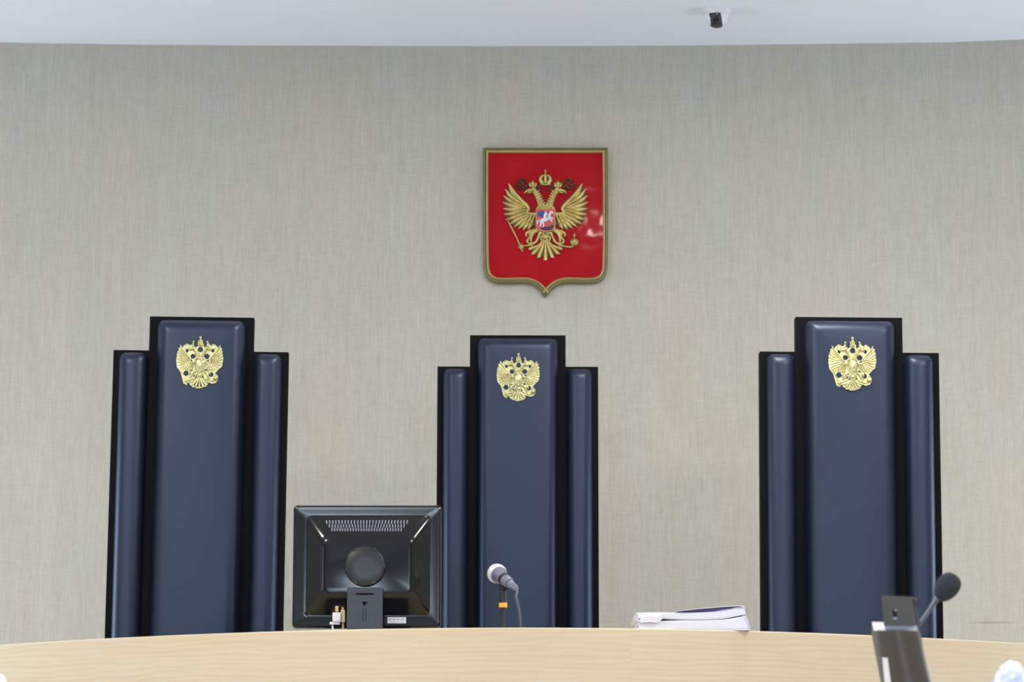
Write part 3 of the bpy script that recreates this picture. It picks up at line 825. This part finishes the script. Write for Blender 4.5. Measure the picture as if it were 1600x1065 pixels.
# cable slot and key marks as slightly sunken dark pieces
box(bm, (mx(572), -.0693, mzz(930)), (.048, .0014, .0045), 1)
box(bm, (mx(572), -.0693, mzz(943)), (.014, .0014, .004), 1)
box(bm, (mx(572), -.0693, mzz(945.2)), (.006, .0014, .008), 1)
for s in (-1, 1): box(bm, (mx(572) + s * .004, -.0693, mzz(962)), (.0012, .0012, .036), 1)
st_o = link_mesh('stand_neck', bm, [M['stand_grey'], M['board']], mon)
bm = bmesh.new()
box(bm, (mx(572), -.02, .0085), (.24, .20, .015), bev=.006)
box(bm, (mx(572), -.048, .03), (.085, .03, .05), bev=.004)
link_mesh('stand_base', bm, M['stand_grey'], mon)
bm = bmesh.new(); box(bm, (mx(620.5), -.0015, mzz(967.5)), (29 * k, .002, 9.5 * k)); 
for i in range(4): box(bm, (mx(610 + i * 6.5), -.0028, mzz(966)), (4 * k, .0006, 1.2 * k), 1)
link_mesh('rating_sticker', bm, [M['label'], M['vent_rib']], mon, smooth=False)['label'] = 'white rating sticker'
bm = bmesh.new()
box(bm, (mx(528), -.018, mzz(964)), (13 * k, .03, 15 * k), 0, .002)
box(bm, (mx(528), -.018, mzz(951)), (5 * k, .018, 9 * k), 1, .001)
box(bm, (mx(525), -.018, mzz(973)), (16 * k, .02, 4 * k), 0, .001)
tube(bm, [(mx(521), -.018, mzz(974)), (mx(522), -.025, mzz(982)), (mx(526), -.03, mzz(992)), (mx(530), -.0, .018)], .0025, 8, 0)
link_mesh('cable_plug', bm, [M['white_plastic'], M['beige_plastic']], mon)['label'] = 'white cable plug'
bm = bmesh.new()
box(bm, (mx(537.5), -.018, mzz(962)), (7 * k, .02, 20 * k), 0, .002)
tube(bm, [(mx(537), -.018, mzz(948)), (mx(537), -.018, mzz(966)), (mx(538), -.02, mzz(985)), (mx(540), -.0, .018)], .0032, 10, 0)
link_mesh('cable_plug', bm, [M['beige_plastic']], mon)['label'] = 'beige cable plug'
for x, y in ((465, 973), (664, 973), (681, 973)):
    bm = bmesh.new(); lathe(bm, [(.0015, 0), (.0028, 0), (.0028, .001), (.001, .0012)], (mx(x), .0045 if x != 681 else .003, mzz(y)), Matrix.Rotation(math.pi / 2, 3, 'X'), 12)
    link_mesh('screw', bm, M['board'], mon)

# ================================================================ MICROPHONE ON THE BENCH
DK = 7.75; k = DK / FPX
base_p = at(786, 975, DK)
mic = thing('table_microphone', 'silver-headed microphone on a black stand with an orange band, before the middle chair', 'microphone', (base_p.x, base_p.y, EDGE_Z))
def ml(px, py, dy=0.0):
    p = at(px, py, DK); return Vector((p.x - base_p.x, p.y - base_p.y + dy, p.z - EDGE_Z))
bm = bmesh.new(); lathe(bm, [(.060, 0), (.060, .006), (.052, .012), (.020, .020), (.011, .034), (.008, .036)], (0, 0, 0), n=40)
link_mesh('stand_base', bm, M['black_plastic'], mic)
bm = bmesh.new()
q = ml(786, 918); tube(bm, [(0, 0, .03), (0, 0, ml(786, 949).z)], .0057)
tube(bm, [(0, 0, ml(786, 950).z), (0, 0, ml(786, 925).z)], .0098)
tube(bm, [(0, 0, ml(786, 925).z), (0, 0, ml(786, 917).z)], [.0078, .0065])
link_mesh('stand_pole', bm, M['black_plastic'], mic)
bm = bmesh.new(); lathe(bm, [(.0095, 0), (.0112, .0005), (.0112, .0125), (.0095, .013)], (0, 0, ml(786, 948.6).z))
link_mesh('band', bm, M['orange_tape'], mic)['label'] = 'orange tape band'
# microphone body: from the head at the upper left to the plug at the lower right, head turned away from the camera
hd = ml(776.5, 893.5, .045); tl = ml(796.5, 912.5, -.032)
ax = (tl - hd).normalized(); rotm = ax.to_track_quat('Z', 'Y').to_matrix()
bm = bmesh.new()
prof = [(.004, -.0262)] + [(.0268 * math.sin(a), -.0268 * math.cos(a)) for a in [math.radians(d_) for d_ in range(15, 100, 10)]]
prof += [(.0262, .006), (.0245, .0105)]
lathe(bm, prof, hd, rotm, 40)
link_mesh('mic_grille', bm, M['mic_grille'], mic, angle=60)['label'] = 'silver ball grille'
L = (tl - hd).length
bm = bmesh.new()
lathe(bm, [(.020, .0105), (.0225, .0125), (.0225, .020), (.019, .032), (.0165, .050), (.0150, L - .006), (.0125, L - .002), (.0125, L + .002)], hd, rotm, 36)
link_mesh('mic_body', bm, M['mic_body'], mic, angle=60)
bm = bmesh.new()
lathe(bm, [(.0105, L + .001), (.011, L + .004), (.011, L + .012), (.0095, L + .014), (.0095, L + .032), (.006, L + .046)], hd, rotm, 24)
link_mesh('cable_connector', bm, M['plug_metal'], mic, angle=50)['label'] = 'grey metal cable connector'
mid = hd + ax * (L * .62)
bm = bmesh.new()
lathe(bm, [(.0160, -.005), (.0178, -.005), (.0178, .005), (.0160, .005)], mid, rotm, 28)
tube(bm, [mid + Vector((0, 0, -.017)), Vector((0, 0, ml(786, 919).z))], [.010, .007])
tube(bm, [Vector((-.012, 0, ml(786, 917).z)), Vector((.012, 0, ml(786, 917).z))], .007)
link_mesh('mic_clip', bm, M['black_plastic'], mic)
bm = bmesh.new(); e = hd + ax * (L + .042)
pts = [e, e + Vector((.003, -.002, -.010)), ml(806.5, 937, -.078), ml(811, 955, -.065), ml(812.5, 967, -.05), ml(813, 977, -.03)]
last = pts[-1]; last.z = max(last.z, .006); pts += [Vector((last.x + .004, .02, .0045)), Vector((last.x + .02, .12, .0045))]
tube(bm, [Vector(p) for p in catmull([tuple(p) for p in pts], 6)], .0036, 10)
link_mesh('cable', bm, M['cable_grey'], mic, angle=60)

# ================================================================ PAPERS
DP = 7.42; k = DP / FPX
def doc(name, label, cat, poly_px, d0, depth, mats, yaw=0.0, layers=()):
    """a sheaf seen from its side: outline traced along its long edge, given its real depth"""
    xs = [p[0] for p in poly_px]; cx = sum(xs) / len(xs); yb = max(p[1] for p in poly_px)
    o_p = at(cx, yb, d0)
    bm = bmesh.new()
    loft(bm, [([((x - cx) * k, (yb - y) * k * 1.012) for x, y in poly_px], 0.0), ([((x - cx) * k, (yb - y) * k * 1.012) for x, y in poly_px], depth)])
    o = link_mesh(name, bm, mats, None, smooth=False)
    return o, o_p, cx, yb
docs = []
t1 = thing('paper_stack', 'lower thick sheaf of white papers lying on the bench edge, beneath the other sheaf', 'paper stack', (0, 0, 0), group=None)
p0 = at(1080, 983, DP); yb0 = 983
t1.location = (p0.x, bench_front(p0.x) + .035, EDGE_Z)
def pl(px, py): return ((px - 1080) * k, (984.5 - py) * k * 1.012)
def sheaf(bm, top, bot, depth, n=5, mi=0, jag=.0012, y0=0.0):
    """stack of sheet bundles between a lower and an upper curve (both lists of px)"""
    T = catmull(top, 6); B = catmull(bot, 6)
    m_ = min(len(T), len(B))
    rnd = random.Random(3)
    for j in range(n):
        f0 = j / n; f1 = (j + .93) / n; dj = rnd.uniform(-jag, jag)
        lo = [(b_[0] + (t_[0] - b_[0]) * f0, b_[1] + (t_[1] - b_[1]) * f0) for t_, b_ in zip(T, B)]
        hi = [(b_[0] + (t_[0] - b_[0]) * f1, b_[1] + (t_[1] - b_[1]) * f1) for t_, b_ in zip(T, B)]
        ring_ = [pl(*p) for p in lo] + [pl(*p) for p in hi[::-1]]
        ring_ = [(x + dj, z) for x, z in ring_]
        a = [bm.verts.new((x, y0 + abs(dj) * 2, z)) for x, z in ring_]; b2 = [bm.verts.new((x, depth, z)) for x, z in ring_]
        N = len(ring_); h_ = N // 2
        for q in range(N): bm.faces.new((a[q], a[(q + 1) % N], b2[(q + 1) % N], b2[q])).material_index = mi
        for q in range(h_ - 1):
            bm.faces.new((a[q], a[N - 1 - q], a[N - 2 - q], a[q + 1])).material_index = mi
            bm.faces.new((b2[q], b2[q + 1], b2[N - 2 - q], b2[N - 1 - q])).material_index = mi
bm = bmesh.new()
sheaf(bm, [(994, 972.5), (1010, 972.5), (1028, 970), (1060, 969), (1100, 968.5), (1130, 967), (1161, 962)],
          [(996, 984.4), (1010, 984.4), (1028, 984.4), (1060, 984.4), (1100, 984.4), (1130, 984.4), (1166, 984.0)], .205, 7, 0)
link_mesh('sheets', bm, M['paper'], t1, angle=30)
bm = bmesh.new()
sheaf(bm, [(1160.5, 961.5), (1163, 969), (1167, 982)], [(1159.3, 962), (1161.5, 970), (1165.2, 983.5)], .208, 1, 0, 0, -.002)
link_mesh('cover', bm, M['paper_blue'], t1, angle=30)['label'] = 'grey cover edge'
t2 = thing('paper_stack', 'upper white paper sheaf with lifted cover and curled left end, on the lower sheaf', 'paper stack', tuple(t1.location))
bm = bmesh.new()
sheaf(bm, [(992, 957.5), (1008, 957), (1030, 956.8), (1070, 957.2), (1110, 955.5), (1135, 951), (1157, 948.4)],
          [(996, 966.4), (1008, 964.0), (1030, 966.6), (1070, 968.2), (1110, 967.6), (1130, 965.8), (1160, 960.0)], .200, 6, 0)
link_mesh('sheets', bm, M['paper'], t2, angle=30)
bm = bmesh.new()   # crumpled strip of sheets standing out at the left end
sheaf(bm, [(987.5, 966), (996, 969), (1000, 963.8), (1012, 961.4), (1022, 963.0), (1031, 958.5)],
          [(988.5, 967.2), (997, 972.2), (1003, 972.6), (1014, 971.8), (1024, 972.4), (1031, 967.4)], .19, 3, 0, .0005, -.006)
link_mesh('loose_sheets', bm, M['paper'], t2, angle=30)['label'] = 'wavy loose sheets at the left end'
bm = bmesh.new()
sheaf(bm, [(1052, 955.4), (1090, 951.2), (1130, 947.9), (1152, 946.9), (1159, 949)], [(1052, 956.0), (1090, 952.0), (1130, 948.9), (1151, 948.0), (1157.5, 950)], .20, 1, 0, 0, -.003)
link_mesh('cover', bm, M['paper'], t2, angle=30)
bm = bmesh.new()  # violet sliver: shade of the gap under the lifted cover, given as colour
sheaf(bm, [(1056, 955.6), (1090, 953.0), (1115, 951.0), (1140, 950.0)], [(1056, 956.4), (1090, 955.4), (1115, 954.2), (1140, 951.0)], .198, 1, 0, 0, -.0005)
link_mesh('cover_gap_shade', bm, M['gap_shade'], t2, angle=30)['label'] = 'dark violet shade in the gap under the cover'

# ================================================================ DOME CAMERA ON THE CEILING
dp = at_z(1120, 16, CEIL)
kc = ((dp.y) * _c + (dp.z - CAMZ) * _s) / FPX
dc = thing('security_camera', 'small white dome security camera on the ceiling above the right side', 'camera', (dp.x, dp.y, CEIL))
bm = bmesh.new(); R_ = 23 * kc
lathe(bm, [(R_ * 1.0, 0), (R_ * 1.0, -.004), (R_ * .96, -.012), (R_ * .90, -.016), (R_ * .5, -.017)], (0, 0, 0), n=48)
link_mesh('mount', bm, M['white_plastic'], dc)
bm = bmesh.new(); r0 = 20 * kc
lathe(bm, [(r0, -.014)] + [(r0 * math.cos(a), -.016 - r0 * 1.08 * math.sin(a)) for a in [math.radians(d_) for d_ in range(3, 90, 3)]], (0, 0, 0), n=96)
# the dark slot in which the lens turns
for f in bm.faces:
    c_ = f.calc_center_median(); xo = (-5.0 + 4.0 * (-.018 - c_.z) / .04) * kc
    if c_.y < .004 and c_.z < -.020 and abs(c_.x - xo) < 9 * kc: f.material_index = 1
link_mesh('dome_shell', bm, [M['white_plastic'], M['lens']], dc)
bm = bmesh.new(); v_ = Vector((-.10, -.86, -.5)).normalized(); c0 = Vector((0, 0, -.016)) + v_ * (r0 * .93)
lathe(bm, [(.005, 0), (.0085, 0), (.0085, .006), (.005, .007)], c0, v_.to_track_quat('Z', 'Y').to_matrix(), 24)
link_mesh('lens', bm, M['hub_black'], dc)

# ================================================================ NEAR COUNTER WITH THE CONSOLE
CT = 1.06
ctr = thing('clerk_counter', 'plain oak counter in the foreground under the console, below the picture', 'counter', (0, 3.45, 0))
bm = bmesh.new(); box(bm, (0, 0, CT - .015), (3.0, 1.5, .03), bev=.003); link_mesh('worktop', bm, M['wood'], ctr, smooth=False)
bm = bmesh.new(); box(bm, (0, .55, (CT - .031) / 2), (2.9, .025, CT - .031)); link_mesh('front_panel', bm, M['wood'], ctr, smooth=False)
for s in (-1, 1):
    bm = bmesh.new(); box(bm, (s * 1.44, -.08, (CT - .031) / 2), (.025, 1.2, CT - .031)); link_mesh('side_panel', bm, M['wood'], ctr, smooth=False)

DC = 4.0; k = DC / FPX
cb = at(1415, 1065, DC)
con = thing('desk_unit', 'dark grey upright desk unit with stepped front and white label, before the foam microphone', 'desk unit', (cb.x, cb.y, CT))
def cl(px, py): 
    p = at(px, py, DC); return (p.x - cb.x, p.z - CT)
def quad_ring(pts, r=.004, n=4):
    """rounded polygon from pixel corners"""
    P = [Vector(cl(*p)) for p in pts]; out = []
    for i in range(len(P)):
        a = (P[i - 1] - P[i]).normalized(); b_ = (P[(i + 1) % len(P)] - P[i]).normalized()
        s = P[i] + a * r; e_ = P[i] + b_ * r
        for j in range(n + 1):
            t = j / n; q = s * (1 - t) ** 2 + P[i] * 2 * t * (1 - t) + e_ * t * t; out.append((q.x, q.y))
    return out
ybot = 1065 + (cb.z - CT) / k
# rear slab
body_px = [(1380, 928), (1426, 928), (1449, ybot), (1408, ybot)]
bm = bmesh.new()
fr = [(1380, 928), (1427, 930), (1434 + 20, ybot), (1384 + 16, ybot)]
bk = [(1390, 926), (1441, 929), (1468 + 4, ybot), (1400 + 8, ybot)]
loft(bm, [(quad_ring(fr, .003), 0.0), (quad_ring([(x + 1, y) for x, y in fr], .002), .0015), (quad_ring(bk, .003), .035), (quad_ring(bk, .001), .037)])
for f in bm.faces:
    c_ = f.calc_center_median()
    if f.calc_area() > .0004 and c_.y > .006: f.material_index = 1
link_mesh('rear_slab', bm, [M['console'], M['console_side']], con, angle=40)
# front housing with a bowed face
bm = bmesh.new()
def top_edge(t): return (1365 + 75 * t, 986 + 2.0 * math.sin(math.pi * t))
Nn = 14; rows = []
for zz, (xl, xr) in ((984.5, (1366, 1436)), (987, (1365, 1437)), (1020, (1370.5, 1443.5)), (1065, (1378, 1453)), (ybot, (1378 + (ybot - 1065) * .18, 1453 + (ybot - 1065) * .2))):
    row = []
    for i in range(Nn + 1):
        t = i / Nn; x, z = cl(xl + (xr - xl) * t, zz)
        bow = .030 * math.sin(math.pi * min(1, t * 1.0)) ** .6
        row.append(bm.verts.new((x, -.012 - bow + (.004 if zz < 985 else 0), z)))
    bl = cl(xl + 1, zz - (1 if zz < 990 else 0)); br = cl(xr, zz)
    row.append(bm.verts.new((br[0], .020, br[1]))); row.append(bm.verts.new((bl[0], .020, bl[1])))
    rows.append(row)
for r0_, r1_ in zip(rows, rows[1:]):
    for q in range(len(r0_)): bm.faces.new((r0_[q], r0_[(q + 1) % len(r0_)], r1_[(q + 1) % len(r0_)], r1_[q]))
bm.faces.new(rows[0]); bm.faces.new(rows[-1][::-1])
# the top slopes up towards the slab so that its satin lip shows
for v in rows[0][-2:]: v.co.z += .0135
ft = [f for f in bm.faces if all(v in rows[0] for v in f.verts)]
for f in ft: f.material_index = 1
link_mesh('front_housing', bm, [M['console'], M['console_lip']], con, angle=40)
bm = bmesh.new()
lab = [(1376, 1028), (1383, 1029), (1388, 1070), (1380, 1070)]
def hy(px, py):
    xl = 1365 + (py - 987) * .167; t = max(0, min(1, (px - xl) / 73)); return -.012 - .030 * math.sin(math.pi * t) ** .6 - .0012
va = [bm.verts.new((cl(*p)[0], hy(*p), cl(*p)[1])) for p in lab]; vb2 = [bm.verts.new((v.co.x, v.co.y + .001, v.co.z)) for v in va]
bm.faces.new(va); bm.faces.new(vb2[::-1])
for q in range(4): bm.faces.new((va[q], va[(q + 1) % 4], vb2[(q + 1) % 4], vb2[q]))
link_mesh('label_sticker', bm, M['label'], con, smooth=False)['label'] = 'white label strip'
bm = bmesh.new()
x, z = cl(1400.5, 956); box(bm, (x, -.0006, z), (.0055, .0012, .011), 0)
x, z = cl(1402, 951.5); box(bm, (x, -.0012, z), (.0045, .0012, .0022), 1); x, z = cl(1400.5, 964.5); box(bm, (x, -.0012, z), (.0058, .0012, .0036), 1)
link_mesh('marking', bm, [M['console_side'], M['vent_rib']], con, smooth=False)['label'] = 'small dark and grey marking'

# gooseneck microphone behind the unit
DG = 4.10; k = DG / FPX
gb = at(1436, 1010, DG)
goose = thing('gooseneck_microphone', 'gooseneck microphone with a charcoal foam windscreen, rising behind the dark desk unit', 'microphone', (gb.x, gb.y + .03, CT))
def gl(px, py, dy=0.0):
    p = at(px, py, DG); return Vector((p.x - gb.x, dy - .03, p.z - CT))
bm = bmesh.new(); box(bm, (0, .01, .012), (.09, .07, .024), bev=.008); link_mesh('mic_base', bm, M['console'], goose)
bm = bmesh.new()
pts = catmull([(-.03, .0, .02), tuple(gl(1408, 1040)), tuple(gl(1429, 989)), tuple(gl(1444.5, 965)), tuple(gl(1457, 947))], 6)
tube(bm, pts, .0030, 12); tube(bm, [gl(1456, 948.5), gl(1473, 925)], [.0036, .0042], 12)
link_mesh('gooseneck', bm, M['cable_grey'], goose, angle=60)
bm = bmesh.new(); a0 = gl(1467.5, 935); a1 = gl(1496.5, 896.5); axg = (a1 - a0).normalized(); Lg = (a1 - a0).length
pr = []
for j in range(0, 19):
    a = math.pi * j / 18; zf = (1 - math.cos(a)) / 2
    pr.append((max(.0015, .0176 * math.sin(a) ** .80 * (.86 + .22 * zf)), zf * Lg))
lathe(bm, pr, a0, axg.to_track_quat('Z', 'Y').to_matrix(), 32)
link_mesh('foam_windscreen', bm, M['foam'], goose, angle=70)['label'] = 'charcoal foam windscreen'

# crumpled white things at the bottom corners
def crumple(name, label, cat, px, py, rx, d, h_extra, seed):
    c = at(px, py, d); kk = d / FPX; r = rx * kk
    bm = bmesh.new(); bmesh.ops.create_icosphere(bm, subdivisions=5, radius=1.0)
    hz = (c.z - CT) / 2 + 0
    for v in bm.verts:
        n_ = v.co.normalized()
        f = 1 + .16 * noise.noise(n_ * 2.2 + Vector((seed, 0, 0))) + -.14 * abs(noise.noise(n_ * 6 + Vector((0, seed, 0))))
        v.co = Vector((n_.x * r * f, n_.y * r * f, hz + n_.z * hz * (f if n_.z < .7 else 1)))
        if v.co.z < 0: v.co.z = 0
    o = link_mesh(name, bm, M['film'], None, angle=180)
    o.location = (c.x, c.y, CT)
    tag(o, label, cat); return o
crumple('plastic_bag', 'crumpled white plastic bag bulging in the lower right corner of the picture', 'plastic bag', 1581, 1032, 42, 3.3, 0, 3.0)
crumple('tissue', 'small piece of crumpled white tissue peeking in at the lower left corner', 'tissue', -4, 1052, 30, 3.3, 0, 8.0)
